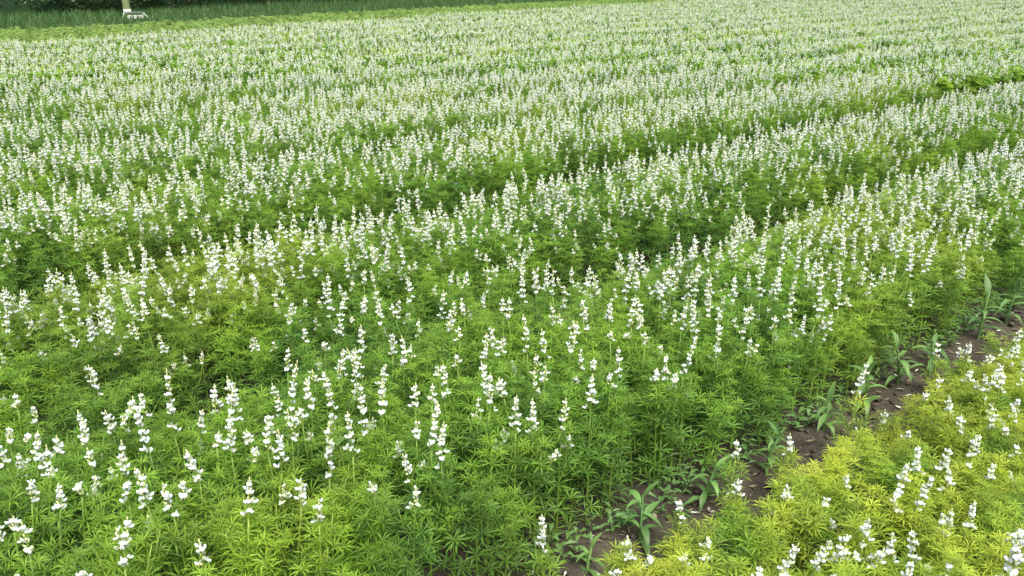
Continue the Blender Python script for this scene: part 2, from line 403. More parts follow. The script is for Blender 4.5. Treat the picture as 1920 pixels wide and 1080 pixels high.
# field edge, border crop, verge and hedge lines: n = a + b * s
EDGE, STRIP, HEDGE = (16.0, .215), (21.8, .205), (31.0, .19)
b = MB()
sv = np.linspace(-60, 260, 33)
v = [(*xy(STRIP[0] + STRIP[1] * s, s), .006) for s in sv] + [(*xy(HEDGE[0] + 30 + HEDGE[1] * s, s), .006) for s in sv]
b.add(v, [(i, i + 1, i + 34, i + 33) for i in range(32)])
tag(new_obj('verge_ground', b.mesh('verge_ground', [M['lawn']])), 'grassy verge in front of the hedge', kind='structure')

# ------------------------------------------------------------------ hedge, verge grass, post, bench
def scatter_quads(b, P, size, r, mi=0, asp=.55):
    n = len(P); d = r.normal(size=(n, 3)); d /= np.linalg.norm(d, axis=1)[:, None]
    e = np.cross(d, r.normal(size=(n, 3))); e /= np.linalg.norm(e, axis=1)[:, None]
    s = (size * r.uniform(.6, 1.3, n))[:, None]
    V = np.stack([P - d * s, P + e * s * asp, P + d * s, P - e * s * asp], 1).reshape(-1, 3)
    b.v.append(V); base = b.n; b.f += [(base + 4 * i, base + 4 * i + 1, base + 4 * i + 2, base + 4 * i + 3) for i in range(n)]; b.m += [mi] * n; b.n += 4 * n
def hedge():
    e = new_obj('hedge', None); e.location = (*xy(HEDGE[0] + HEDGE[1] * 6, 6), 0)
    tag(e, 'dense dark green leafy hedge behind the grassy verge at the far field edge', 'hedge')
    inv = Matrix.Translation(-e.location)
    r = np.random.default_rng(5)
    b = MB(); n = 70000
    s = np.concatenate([r.uniform(-12, 34, n // 4 * 3), r.uniform(-25, 70, n - n // 4 * 3)])
    z = np.concatenate([r.uniform(.12, 1.8, n // 2), r.uniform(.2, 3.6, n - n // 2)]); r.shuffle(z)
    bulge = (vnoise(s, z, .9) - .5) * .9 + (vnoise(s, z, 2.7) - .5) * .45
    nn = HEDGE[0] + HEDGE[1] * s + .45 + bulge - .18 * np.sin(np.clip(z, 0, 3.4)) + np.abs(r.normal(0, .22, n)) + (z < .5) * .25
    x, y = xy(nn, s)
    scatter_quads(b, np.stack([x, y, z], 1), .055, r)
    k = 14000; s = r.uniform(-25, 70, k); a = r.uniform(0, 1, k)                     # the clipped top
    x, y = xy(HEDGE[0] + HEDGE[1] * s + .5 + 2.2 * a, s)
    scatter_quads(b, np.stack([x, y, 3.45 + .35 * vnoise(x, y, .8) + r.normal(0, .1, k)], 1), .07, r)
    me = b.mesh('foliage', [M['hedge']], False); me.transform(inv); o = new_obj('foliage', me, e); o['kind'] = 'stuff'
    b = MB(); ss = np.linspace(-26, 71, 98); vv, ff = [], []                         # dense dark heart of twigs and old leaves
    prof = [(.95, .05), (.85, .6), (.80, 1.6), (.9, 2.8), (1.3, 3.4), (2.2, 3.45), (2.6, 2.6), (2.7, .05)]
    for s in ss:
        for (q, z) in prof:
            j = (vnoise(s, z, 1.1) - .5) * .5; x, y = xy(HEDGE[0] + HEDGE[1] * s + q + j, s); vv.append((x, y, z + j * .3 * (z > .1)))
    m_ = len(prof)
    for i in range(len(ss) - 1):
        for j in range(m_ - 1): ff.append((i * m_ + j, (i + 1) * m_ + j, (i + 1) * m_ + j + 1, i * m_ + j + 1))
    b.add(vv, ff); me = b.mesh('twig_core', [M['hedge']]); me.transform(inv); new_obj('twig_core', me, e)
    for s in np.arange(-14, 40, 1.15):
        b = MB(); s += r.normal(0, .2); x, y = xy(HEDGE[0] + HEDGE[1] * s + 1.05, s)
        tube(b, [(x, y, -.02), (x + r.normal(0, .05), y, .5), (x + r.normal(0, .12), y, 1.2)], [.05, .04, .03], 6)
        me = b.mesh('stem', [M['wood']]); me.transform(inv); new_obj('stem', me, e)
hedge()
def grass(name, n, nfun, smin, smax, hmin, hmax, width, material, label, seed):
    r = np.random.default_rng(seed); s = r.uniform(smin, smax, n); u = r.uniform(0, 1, n)
    x, y = xy(nfun(u, s), s); tall = vnoise(x, y, .7)
    tread = np.hypot((x - BX) * .9, (y - BY + .35) * .8) < .62                       # trodden down around the bench
    h = (hmin + (hmax - hmin) * tall) * r.uniform(.65, 1.2, n) * np.where(tread, .3, 1); a = r.uniform(0, 6.28, n); wd = width * r.uniform(.7, 1.3, n)
    bend = h * r.uniform(.1, .55, n); ba = r.uniform(0, 6.28, n)
    dx, dy, bx, by = np.cos(a) * wd, np.sin(a) * wd, np.cos(ba) * bend, np.sin(ba) * bend; o = np.zeros(n)
    V = np.stack([np.stack([x - dx, y - dy, o], 1), np.stack([x + dx, y + dy, o], 1), np.stack([x + dx * .7 + bx * .35, y + dy * .7 + by * .35, h * .6], 1),
                  np.stack([x - dx * .7 + bx * .35, y - dy * .7 + by * .35, h * .6], 1), np.stack([x + bx, y + by, h], 1)], 1).reshape(-1, 3)
    b = MB(); b.v = [V]; b.n = len(V)
    for i in range(n): k = 5 * i; b.f += [(k, k + 1, k + 2, k + 3), (k + 3, k + 2, k + 4)]
    b.m = [0] * len(b.f)
    tag(new_obj(name, b.mesh(name, [material], False)), label, 'grass', kind='stuff')
BX, BY, _ = ray(253, 34, .14)
grass('verge_grass', 52000, lambda u, s: STRIP[0] + STRIP[1] * s + .3 + u * (HEDGE[0] + HEDGE[1] * s - STRIP[0] - STRIP[1] * s + .6), -9, 42, .22, .5, .011, M['verge'],
      'long dark green grass on the verge below the hedge', 21)

px_, py_, _ = ray(239, 27, .12)
def post():
    e = new_obj('timber_post', None); e.location = (px_, py_, 0)
    tag(e, 'pale yellowish green round post standing in front of the hedge', 'post')
    b = MB(); r = np.random.default_rng(3); k = 14; zs = [-.1, .15, .6, 1.2, 2.2, 3.4, 4.6]; v, f = [], []
    for i, z in enumerate(zs):
        for j in range(k):
            a = j * 2 * math.pi / k; q = (.132 - .005 * i) * (1 + r.normal(0, .015)); v.append((q * math.cos(a), q * math.sin(a), z))
    for i in range(len(zs) - 1):
        for j in range(k): f.append((i * k + j, i * k + (j + 1) % k, (i + 1) * k + (j + 1) % k, (i + 1) * k + j))
    f.append(tuple(range((len(zs) - 1) * k, len(zs) * k))); b.add(v, f); new_obj('shaft', b.mesh('shaft', [M['post']]), e)
post()
def bench():
    x, y, _ = ray(253, 34, .14)
    e = new_obj('low_bench', None); e.location = (x, y, 0); e.rotation_euler = (0, 0, R(24)); e.scale = (1, 1, .72)
    tag(e, 'low white and dark grey bench with splayed legs at the foot of the pale post', 'bench')
    def piece(nm, c, size, m, rot=None, bev=.004):
        b = MB(); box(b, (0, 0, 0), size); me = b.mesh(nm, [m], False)
        o = new_obj(nm, me, e, Matrix.Translation(Vector(c)) @ (Euler(rot).to_matrix().to_4x4() if rot else Matrix()))
        md = o.modifiers.new('bevel', 'BEVEL'); md.width = bev; md.segments = 2
    piece('seat_board', (0, .10, .435), (.62, .13, .03), M['greywood'])
    piece('seat_board', (.0, -.045, .432), (.62, .13, .03), M['greywood'])
    piece('front_panel', (.02, -.13, .255), (.46, .025, .16), M['whitewood'], (R(-6), 0, 0))
    piece('backrest', (-.19, .19, .51), (.22, .03, .11), M['whitewood'], (R(-10), 0, 0))
    piece('leg', (-.34, -.10, .215), (.04, .05, .46), M['whitewood'], (0, R(12), 0))
    piece('leg', (-.34, .13, .215), (.04, .05, .46), M['whitewood'], (0, R(12), 0))
    piece('leg', (.40, -.10, .205), (.045, .05, .49), M['whitewood'], (0, R(-36), 0))
    piece('leg', (.40, .13, .205), (.045, .05, .49), M['whitewood'], (0, R(-36), 0))
    piece('stretcher', (.02, .13, .16), (.66, .03, .04), M['greywood'])
bench()

# ------------------------------------------------------------------ lupins placed one by one: (tip x, tip y, foot y of the spike) in photograph pixels
def crop(x0, y0, k, rows): return [(x0 + a / k, y0 + t / k, y0 + f / k) for a, t, f in rows]
SPK = crop(0, 700, 2.842, [(390, -28, 130), (505, -10, 90), (205, 175, 250), (60, 130, 200), (20, 280, 345), (70, 345, 470), (155, 315, 500), (310, 320, 420), (345, 330, 490),
    (435, 185, 290), (465, 300, 420), (570, 175, 310), (620, 225, 300), (745, 140, 260), (790, 160, 440), (925, -5, 370), (1090, 100, 245), (1215, 240, 450), (1130, 325, 395),
    (1350, 265, 360), (1400, 310, 510), (625, 345, 690), (480, 460, 545), (1030, 400, 575), (865, 550, 740), (925, 560, 740), (50, 560, 690), (195, 690, 830), (490, 600, 675),
    (360, 640, 690), (1235, 640, 830), (95, 865, 1010), (580, 810, 1060), (710, 820, 940), (1085, 910, 1050), (95, 1050, 1150), (405, 1000, 1060), (20, 790, 850), (130, 530, 590), (1245, 20, 220), (1290, 40, 250)])
SPK += crop(500, 600, 2.842, [(115, -40, 20), (215, 40, 110), (390, 0, 100), (285, 120, 170), (80, 175, 290), (120, 190, 460), (335, 180, 320), (270, 265, 330), (385, 250, 310), (525, 35, 160),
    (640, 80, 200), (695, 115, 240), (790, 10, 95), (500, 200, 370), (540, 180, 330), (220, 340, 480), (210, 490, 565), (365, 320, 525), (430, 500, 720), (575, 340, 590), (645, 365, 530), (770, 360, 480),
    (760, 170, 230), (865, 265, 325), (885, 380, 470), (1010, 50, 115), (1000, 195, 245), (970, 230, 420), (1115, 100, 280), (1190, 105, 190), (1235, 10, 130), (1100, 340, 520), (1230, 225, 400),
    (1340, 300, 395), (1320, 410, 590), (840, 490, 715), (790, 560, 635), (985, 560, 785), (290, 580, 855), (110, 570, 715), (35, 520, 600), (40, 610, 755), (85, 870, 1000), (245, 930, 1075), (600, 830, 890), (895, 985, 1085)])
SPK += crop(1000, 700, 2.842, [(40, -10, 90), (310, 30, 195), (30, 190, 355), (205, 190, 345), (400, -10, 60), (725, -10, 70), (980, 100, 130)])
SPK += crop(1420, 400, 2.842, [(45, 340, 450), (115, 325, 455), (265, 140, 300), (280, 320, 560), (195, 50, 200), (140, 170, 300), (550, 340, 550), (650, 335, 430), (745, 305, 390), (805, 315, 385), (905, 190, 350), (930, 200, 300),
    (1020, 165, 280), (1110, 110, 190), (1270, 90, 220), (1185, 90, 150), (740, 100, 200), (765, 120, 240), (535, 170, 300), (385, 270, 370), (430, 265, 350), (435, 180, 240), (500, 115, 190), (600, 60, 130), (630, 110, 210),
    (120, 575, 640), (205, 540, 605), (55, 715, 790), (1340, 190, 220), (15, 140, 260), (30, 240, 290), (420, 480, 510), (310, 260, 320)])
SPK += crop(980, 480, 4.174, [(665, 340, 490), (730, 400, 520), (850, 340, 450), (935, 345, 480), (910, 470, 600), (310, 390, 550), (240, 440, 530), (300, 560, 770), (215, 610, 820), (80, 510, 780), (550, 410, 600), (465, 370, 480),
    (1050, 490, 600), (1130, 440, 540), (1240, 400, 580), (1430, 340, 620), (1400, 110, 380), (1680, 180, 390), (1560, 560, 770), (1780, 470, 710), (1830, 380, 480), (1405, 680, 960), (690, 740, 960), (560, 760, 860), (1160, 790, 990),
    (150, 880, 1000), (1095, 90, 350), (1200, 100, 300), (710, 60, 300), (480, 90, 280), (215, 20, 240), (300, 140, 320), (1510, 160, 340), (1800, 140, 280), (1890, 160, 320), (920, 140, 280), (720, 610, 640), (930, 630, 690), (420, 530, 580)])
SPK += crop(560, 480, 4.174, [(245, 200, 500), (500, 120, 220), (630, 230, 370), (640, 360, 470), (715, 345, 520), (760, 340, 460), (860, 370, 480), (915, 180, 350), (1100, 250, 490), (1195, 340, 490), (1130, 120, 230), (1290, 150, 270),
    (1480, 120, 280), (1390, 260, 380), (1340, 350, 470), (1740, 50, 330), (1590, 100, 180), (1630, 0, 90), (1500, 0, 50), (1850, 140, 260), (1720, 330, 480), (1610, 400, 530), (430, 300, 370), (480, 370, 480)])
# the low yellow bed in front of the bare strip
SPK_Y = crop(1420, 700, 2.842, [(945, 110, 170), (1050, 140, 230), (1260, 0, 130), (1300, 10, 110), (1365, 145, 205), (1190, 55, 105), (1095, -5, 45), (1085, 240, 320), (1275, 230, 305), (1150, 335, 490), (1195, 345, 420),
    (985, 390, 510), (860, 380, 530), (770, 520, 690), (850, 530, 735), (1015, 460, 520), (1020, 535, 640), (1270, 490, 570), (1010, 715, 865), (1140, 710, 850), (460, 535, 590), (810, 310, 355), (145, 895, 1085), (285, 865, 1050),
    (440, 880, 960), (590, 790, 930), (490, 900, 1020), (740, 850, 1010), (735, 985, 1120), (875, 840, 1030), (985, 1045, 1120), (1390, 390, 445), (660, 960, 1060), (325, 650, 690), (120, 625, 660)])
SPK_Y += crop(1000, 700, 2.842, [(1085, 570, 660), (470, 910, 970), (800, 1000, 1065), (970, 880, 945), (1195, 1045, 1120), (660, 950, 990), (400, 1040, 1080), (1310, 620, 670)])
SPK_Y += crop(1420, 400, 2.842, [(1090, 720, 780), (1180, 700, 800), (1265, 770, 800), (1390, 620, 720), (1090, 860, 900), (960, 885, 900), (1340, 820, 900), (1260, 860, 960)])

def canopy(n_):                                        # leaf-canopy height across the beds
    k = ((n_ - GAP0) / PITCH_BED) % 1.0
    edge = np.minimum(k, 1 - k) * PITCH_BED
    return (.30 if n_ < 1.31 else .45) * min(1.0, .80 + .55 * edge)
lup_r = np.random.default_rng(77)
placed = []                                            # (x, y) of hand-placed plants
GB = 'white-flowered lupins of the green bed beyond the bare soil strip'
GY = 'stunted yellowish lupins on the near side of the bare soil strip'
LY = 'stunted yellowish lupin with white flowers in the low bed before the bare soil strip'
LE = 'white-flowered lupin at the edge of the dense green bed, overhanging the bare soil strip'
LI = 'white-flowered lupin inside the dense green bed between the bare strip and the first dark furrow'
LF = 'white-flowered lupin of the second green bed, just behind the first dark furrow'
special = {                                            # looks that single one plant out, by the pixel of its tip
    (220, 821): 'white lupin with the longest spike in the lower left corner of the field',
    (308, 893): 'white lupin spike paired with another over a dark leaf gap, lower left',
    (327, 696): 'tall slender white lupin spike rising above its neighbours near the left edge',
    (795, 772): 'white lupin with buds on top standing over two dim gaps in the bed\'s middle front',
    (846, 797): 'slim white lupin spike standing alone just above a small dark hollow in the foliage',
    (815, 946): 'small white lupin spike at the rim of the dark hollow, bottom middle',
    (1075, 767): 'last full white lupin spike before the bed slopes to the lowest broad-leaved weed',
    (1109, 711): 'slender white lupin spike above the bed slope facing the bare strip, middle of the picture',
    (1613, 520): 'long white lupin spike at the bed edge above the clump of broad-leaved weeds',
}
def near_special(px, py):
    for k, v in list(special.items()):
        if abs(k[0] - px) < 7 and abs(k[1] - py) < 7: return special.pop(k)
    return None
def place_spike(px, py, pf, low):
    zt = .33 if low else .52
    for _ in range(5):                                 # iterate: height of the tip depends on the bed and the spike's length
        x, y, t = ray(px, py, zt); n_, s_ = ns(x, y)
        L = min(max((pf - py) * t / FPX / .86, .03), .20)
        base = canopy(n_) if not low else .25
        zt = base - .01 + .92 * L
    H = zt - L
    return x, y, n_, L, max(H, .15)
ORD = ['leftmost', 'second from left', 'third from left', 'fourth from left', 'fifth from left', 'sixth from left', 'seventh from left', 'eighth from left', 'ninth from left', 'tenth from left', 'eleventh from left', 'twelfth from left'] + ['number %d from left' % i for i in range(13, 40)]
def kind_of(px, py, pf, low):                          # what one sees of a plant: its bed, its spike, where in the picture
    l = (pf - py) * (1.0 if py > 820 else 1.25 if py > 640 else 1.6)
    size = 'short' if l < 42 else 'long' if l > 78 else 'medium'
    if low: return (size, 'yellowish', 'in the low bed', 'at the bottom' if py > 930 else 'at mid bed' if py > 760 else 'at the far end')
    zone = 'by the left edge' if px < 160 else 'left' if px < 520 else 'left of middle' if px < 800 else 'in the middle' if px < 1120 else 'on the slope' if px < 1430 else 'above the weeds' if px < 1620 else 'above the largest weed' if px < 1780 else 'by the right edge'
    return (size, 'white', zone, 'bottom rows' if py > 880 else 'front rows' if py > 770 else 'middle rows' if py > 680 else 'back rows' if py > 590 else 'hindmost rows')
_kinds = {}
for low_, rows in ((False, SPK), (True, SPK_Y)):
    for q in rows: _kinds.setdefault(kind_of(*q, low_), []).append(q)
def who(px, py, pf, low):
    k = kind_of(px, py, pf, low); xs = sorted(_kinds[k]); i = xs.index((px, py, pf))
    if low: text = '%s-spiked lupin in the yellowish bed, %s' % (k[0], k[3])
    else: text = '%s-spiked white lupin in the green bed, %s, %s' % (k[0], k[2], k[3])
    return text if len(xs) == 1 else text + ', ' + ORD[i]
for (px, py, pf) in SPK:
    x, y, n_, L, H = place_spike(px, py, pf, False)
    if n_ < 1.57: x, y = x + NX * (1.57 - n_), y + NY * (1.57 - n_)
    placed.append((x, y, H))
    lab = near_special(px, py) or who(px, py, pf, False)
    build_lupin(lup_r, x, y, lab, GB, H, spike=L, n_leaf=18, branches=3, low=.06, side_spike=.1 if L < .08 else .22, size=1.12, fs=.94 if py > 700 else .86, dens=1.08)
for (px, py, pf) in SPK_Y:
    x, y, n_, L, H = place_spike(px, py, pf, True)
    placed.append((x, y, H))
    build_lupin(lup_r, x, y, who(px, py, pf, True), GY, H, spike=L, n_leaf=17, branches=3, low=.06, side_spike=.08, size=1.1)
# loners standing in or beside the bare strip, each unlike the rest
for (px, pt, pfoot, pbase, lab, nl) in [
    (1588, 678, 735, 862, 'tall lone lupin with two white flower tiers standing in the bare soil strip', 16),
    (1366, 836, 865, 960, 'slim lupin with a few white flowers sprouting from the soil beside two broad-leaved weeds', 11),
    (1465, 808, 845, 925, 'short bright lupin topped by four white flowers at the rim of the bare strip', 13),
    (1268, 943, 975, 1045, 'small yellow-green lupin with low white flowers where the bare strip widens', 10),
    (1746, 645, 672, 745, 'white-tipped lupin leaning out of the yellow bed into the bare strip', 12),
    (1644, 770, 808, 850, 'pale yellow lupin with four loose white flowers on the near rim of the strip', 12),
    (1018, 972, 1045, 1120, 'grey-green lupin with a loose white spike at the bottom end of the strip', 14)]:
    gx, gy, t = ray(px, pbase, 0.0)
    zt = CAM_H - (CAM_H) * 1.0
    u = (540 - pt) / FPX; dz = u * math.cos(PITCH) - math.sin(PITCH); f = math.cos(PITCH) + u * math.sin(PITCH)
    zt = CAM_H + dz / f * gy; L = (pfoot - pt) * t / FPX / .86
    placed.append((gx, gy, zt)); build_lupin(lup_r, gx, gy, lab, None, max(zt - L, .1), spike=L, n_leaf=nl, branches=1, low=.1, side_spike=0)
# the big pale spikes in the lower right corner
for (px, pt, pfoot, lab) in [(1893, 1012, 1110, 'large white lupin spike with green bud tip cut by the lower right corner'), (1912, 1016, 1120, 'tallest white lupin at the right edge of the bottom right corner')]:
    zt = .56; x, y, t = ray(px, pt, zt); L = .10
    placed.append((x, y, .46)); build_lupin(lup_r, x, y, lab, None, zt - L, spike=L, n_leaf=14, branches=2, side_spike=.6, fs=1.1)

# ------------------------------------------------------------------ all the other plant spots
def spots():
    out = []
    r = np.random.default_rng(9)
    smax, kmin = 66, -3
    for k in range(kmin, 22):
        n0 = GAP0 + k * PITCH_BED; w1, w2 = (float(q) for q in r.uniform(.07, .15, 2)) if k > 2 else (.25, .19 if k else .25)          # farther furrows are more overgrown
        lo, hi = n0 + (.23 if k == 0 else w1), n0 + PITCH_BED - (.19 if k == -1 else w2)
        rows = int(round((hi - lo) / .104)); step = (hi - lo) / (rows - 1)     # drill rows, unevenly filled
        a, s = np.meshgrid(lo + np.arange(rows) * step, np.arange(-14, smax, .101))
        a = a + r.normal(0, .026, a.shape) + (.05 * (vnoise(s * .35, a * 0 + k * 7.3, 1.0) - .5) if k > 0 else 0); s = s + r.uniform(-.05, .05, s.shape)
        out.append(np.stack([a.ravel(), s.ravel()], 1))
    P = np.concatenate(out); nn, s = P[:, 0], P[:, 1]
    x, y = xy(nn, s)
    pxx, pyy, f = project(x, y, .45)
    keep = (nn < EDGE[0] + EDGE[1] * s) & (np.hypot(x, y) < 62)
    near = np.hypot(x, y - 1) < 5
    keep &= ((f > 0) & (pxx > -500) & (pxx < 2420)) | near
    keep &= np.hypot(x, y) > .28                                        # where the photographer stands
    P = P[keep]; return P[:, 0], P[:, 1], x[keep], y[keep], pxx[keep], pyy[keep], f[keep]
nn, ss_, X, Y, PX, PY, F = spots()
D = np.sqrt(X ** 2 + Y ** 2 + 1.2 ** 2)
rs = np.random.default_rng(31)
HP = np.array([(a, b_) for a, b_, _ in placed])
d2 = np.full(len(X), 9.0); nearm = D < 6
d2[nearm] = np.sqrt(((X[nearm][:, None] - HP[:, 0]) ** 2 + (Y[nearm][:, None] - HP[:, 1]) ** 2).min(1))
hand = (F > 0) & (PX > -20) & (PX < 1940) & (PY < 1120) & (((PY > 612) & (PX < 1420)) | ((PY > 510) & (PX > 560) & (PX < 1420)) | ((PY > 470) & (PX >= 1420)))   # spikes here are placed one by one
drop = (d2 < .055)
far_thin = np.clip(1.0 - (D - 18) / 40, .5, 1)
drop |= rs.random(len(X)) > far_thin
keep = ~drop
nn, ss_, X, Y, PX, PY, F, D, hand = (a[keep] for a in (nn, ss_, X, Y, PX, PY, F, D, hand))
flow = vnoise(nn * 1.0, ss_ * .28, .9) * .65 + vnoise(X, Y, 1.6) * .35
kfr = ((nn - GAP0) / PITCH_BED) % 1.0; edge = np.minimum(kfr, 1 - kfr) * PITCH_BED
spiky = (~hand) & (rs.random(len(X)) < np.clip(.22 + 1.25 * flow + .03 * (D - 5), .25, .96) * np.clip(.35 + 2.2 * (edge - .15) + .03 * (D - 4), .35, 1))
spiky |= hand & (D > 3.3) & (rs.random(len(X)) < .3)
kfr = ((nn - GAP0) / PITCH_BED) % 1.0; edge = np.minimum(kfr, 1 - kfr) * PITCH_BED
hgt = np.where(nn < GAP0, .275, .45) * np.minimum(1, np.where(nn < GAP0, .8, np.where(nn < 4.2, .60, .84)) + np.where(nn < 4.2, 1.3, .95) * (edge - .12)) * (.96 + .08 * vnoise(X, Y, .9)) * rs.normal(1, .045, len(X))
# the filler plants that show largest, one by one
inview = (F > 0) & (PX > -40) & (PX < 1960) & (PY < 1180)
N_SOLO = 300 - len(placed)
yel = inview & (nn < GAP0) & (D < 3.6)
order = np.argsort(np.where(yel & ~spiky, D * .8, np.where(inview & ~spiky & (nn < 2.75), D, 99)))
solo = np.zeros(len(X), bool); solo[order[:max(N_SOLO, 0)]] = True
LYF = 'stunted yellow-green lupin without flowers in the low bed before the bare strip'
LEF = 'leafy lupin without flowers on the green slope facing the bare strip'
LIF = 'leafy lupin without flowers inside the green bed before the furrow'
for i in np.where(solo)[0]:
    lab, g = (LYF, 'flowerless lupins of the yellowish bed') if nn[i] < GAP0 else (LEF if nn[i] < 1.8 else LIF, 'flowerless lupins of the green bed')
    lab += ', ' + ('bottom edge' if PY[i] > 1010 else 'lower rows' if PY[i] > 880 else 'upper rows') + (' left' if PX[i] < 640 else ' middle' if PX[i] < 1280 else ' right')
    build_lupin(lup_r, X[i], Y[i], lab, g, hgt[i], spike=0, n_leaf=20, branches=3, low=.05, size=1.15)
rest = ~solo
X, Y, nn, ss_, D, hgt, spiky, edge = (a[rest] for a in (X, Y, nn, ss_, D, hgt, spiky, edge))
rp = np.random.default_rng(55)
NF, NB, NL = 9, 5, 8
protos = [joined_plant(rp, H=.45, fs=.80, spike=rp.uniform(.06, .115), n_leaf=24, branches=4, low=.05, side_spike=.45, dens=1.1, size=1.15) for _ in range(NF)]
protos += [joined_plant(rp, H=.45, spike=0, n_leaf=26, branches=4, low=.05, size=1.18) for _ in range(NB)]
protos += [joined_plant(rp, True, H=.45, fs=.86, spike=rp.uniform(.055, .10), n_leaf=18, branches=3, low=.25, side_spike=.8, dens=1.15, size=1.2) for _ in range(NL)]
protos += [joined_plant(rp, True, H=.45, spike=0, n_leaf=22, branches=4, low=.25, size=1.2) for _ in range(3)]
m_ = len(X); farm = D > 11
pid = np.where(spiky, rp.integers(0, NF, m_), NF + rp.integers(0, NB, m_))
pid = np.where(farm, np.where(spiky, NF + NB + rp.integers(0, NL, m_), NF + NB + NL + rp.integers(0, 3, m_)), pid)
rot = np.stack([rp.normal(0, .07, m_), rp.normal(0, .07, m_), rp.uniform(0, 6.283, m_)], 1)
sz = hgt / .45; wd = .55 + .45 * sz
scl = np.stack([wd, wd, sz], 1)
scatter('lupin_crop', protos, [M[k] for k in PM], np.stack([X, Y, np.full(m_, -.01)], 1), rot, scl, pid,
        'mass of white-flowering lupins filling the beds into the distance', 'lupin')
print('lupin spots', m_, 'hand', len(placed), 'solo', int(solo.sum()))

# the flowerless pale border strip along the far edge
rb = np.random.default_rng(66)
cnt = 14000; s = rb.uniform(-12, 60, cnt); u = rb.uniform(0, 1, cnt)
x, y = xy(EDGE[0] + EDGE[1] * s + u * (STRIP[0] + STRIP[1] * s - EDGE[0] - EDGE[1] * s), s)
kk = np.hypot(x, y) < 60; x, y = x[kk], y[kk]; cnt = len(x)
bp = [joined_plant(rb, True, H=.31, spike=0, n_leaf=18, branches=4, low=.3, size=1.3) for _ in range(4)]
scatter('border_crop', bp, [M['border'], M['border'], M['stem'], M['petal'], M['bud'], M['calyx']], np.stack([x, y, np.zeros(cnt)], 1),
        np.stack([rb.normal(0, .05, cnt), rb.normal(0, .05, cnt), rb.uniform(0, 6.28, cnt)], 1), np.repeat(rb.normal(1, .05, cnt)[:, None], 3, 1), rb.integers(0, 4, cnt),
        'pale green flowerless crop strip between the white lupins and the verge', 'crop strip')

# ------------------------------------------------------------------ broad-leaved weeds along the strip
def lance_mesh(r, L, wd, arch, fold):
    b = MB(); K = 7; v, f = [], []
    for i in range(K + 1):
        t = i / K; q = wd * .5 * (math.sin(math.pi * min(1, t * 1.02) ** .8) ** .85 if 0 < t < 1 else .03) * (1 + .08 * math.sin(i * 2.3))
        a = arch[0] - (arch[0] - arch[1]) * t
        if i == 0: p = np.zeros(2)
        else: p = p + np.array((math.cos(a), math.sin(a))) * L / K
        zf = q * fold
        v += [(p[0], q, p[1] + zf), (p[0], 0, p[1]), (p[0], -q, p[1] + zf)]
    for i in range(K):
        for j in range(2): f.append((3 * i + j, 3 * i + j + 1, 3 * i + j + 4, 3 * i + j + 3))
    b.add(v, f); return b.mesh('weed_leaf', [M['weed']])
rw = np.random.default_rng(14)
WL = [lance_mesh(rw, 1, wdt, (R(a0), R(a1)), .35) for wdt, a0, a1 in ((.20, 55, -45), (.23, 35, -50), (.19, 65, 0), (.21, 25, -35), (.20, 50, -75), (.24, 78, 35))]
def weed(px, py, h, Lf, n, label, low=.1):
    n = n + int(rw.integers(1, 6)); vig = rw.uniform(.65, 1.0)
    x, y, _ = ray(px, py, 0.0); n_, s_ = ns(x, y); x, y = xy(min(n_, 1.415), s_); z = ground_z(x, y) - .01
    e = new_obj('broadleaf_weed', None); e.location = (x, y, z); e.rotation_euler = (0, 0, rw.uniform(0, 6.28))
    tag(e, label, 'weed', 'broad-leaved weeds along the bare soil strip')
    h *= .85; b = MB(); lean = rw.normal(0, .16, 2) * h; P = lambda t: np.array((lean[0] * t * t, lean[1] * t * t, h * t))
    tube(b, [P(0), P(.5), P(1)], [.006, .005, .0035], 6); new_obj('stem', b.mesh('stem', [M['weed']]), e)
    for i in range(n):
        t = low + (1 - low) * (i + .5) / n; k = int(rw.choice([2, 5])) if t > .82 else int(rw.choice([0, 1, 3, 4]))
        new_obj('leaf', WL[k], e, TRS(P(t), i * 2.3 + rw.normal(0, .4), R(rw.normal(0, 14)), vig * Lf * rw.uniform(.75, 1.1) * (1 - .25 * (t > .9))))
for a in [(1152, 985, .16, .135, 9, 'broad-leaved weed with long pointed leaves at the lowest end of the soil strip'),
          (1250, 905, .17, .13, 9, 'broad-leaved weed with one leaf hanging over dark soil, second from bottom'),
          (1372, 842, .20, .12, 8, 'broad-leaved weed with one upright leaf, third up the soil strip'),
          (1498, 790, .15, .12, 9, 'drooping broad-leaved weed below the twin upright leaves'),
          (1543, 735, .24, .13, 7, 'broad-leaved weed with two upright leaves beside the tall lone lupin'),
          (1622, 705, .22, .13, 11, 'spreading broad-leaved weed above the tall lone lupin'),
          (1680, 668, .18, .12, 9, 'low broad-leaved weed in the shade of the bed, left of the largest clump'),
          (1775, 618, .30, .17, 12, 'largest broad-leaved weed with arching leaves, upper part of the strip'),
          (1862, 598, .22, .15, 8, 'broad-leaved weed with a wide leaf bent over the strip, nearest the right edge'),
          (1086, 1065, .10, .09, 7, 'small broad-leaved weed seedling at the bottom of the soil strip'),
          (1215, 935, .08, .06, 7, 'tiny dark weed between the two lowest broad-leaved weeds')]: weed(*a)
for (px, py, lab) in [(652, 752, 'single broad upright weed leaf poking out between white spikes, lower middle')]:
    x, y, _ = ray(px, py, .50); e = new_obj('broadleaf_weed', None); e.location = (x, y, 0); tag(e, lab, 'weed')
    b = MB(); tube(b, [(0, 0, 0), (.01, 0, .2), (0, 0, .42)], [.005, .0045, .003], 5); new_obj('stem', b.mesh('stem', [M['weed']]), e)
    for i in range(6): new_obj('leaf', WL[5 if i > 4 else i % 5], e, TRS((0, 0, .2 + .045 * i), i * 2.3 + 1.2, R(25 if i > 4 else 0), .11))

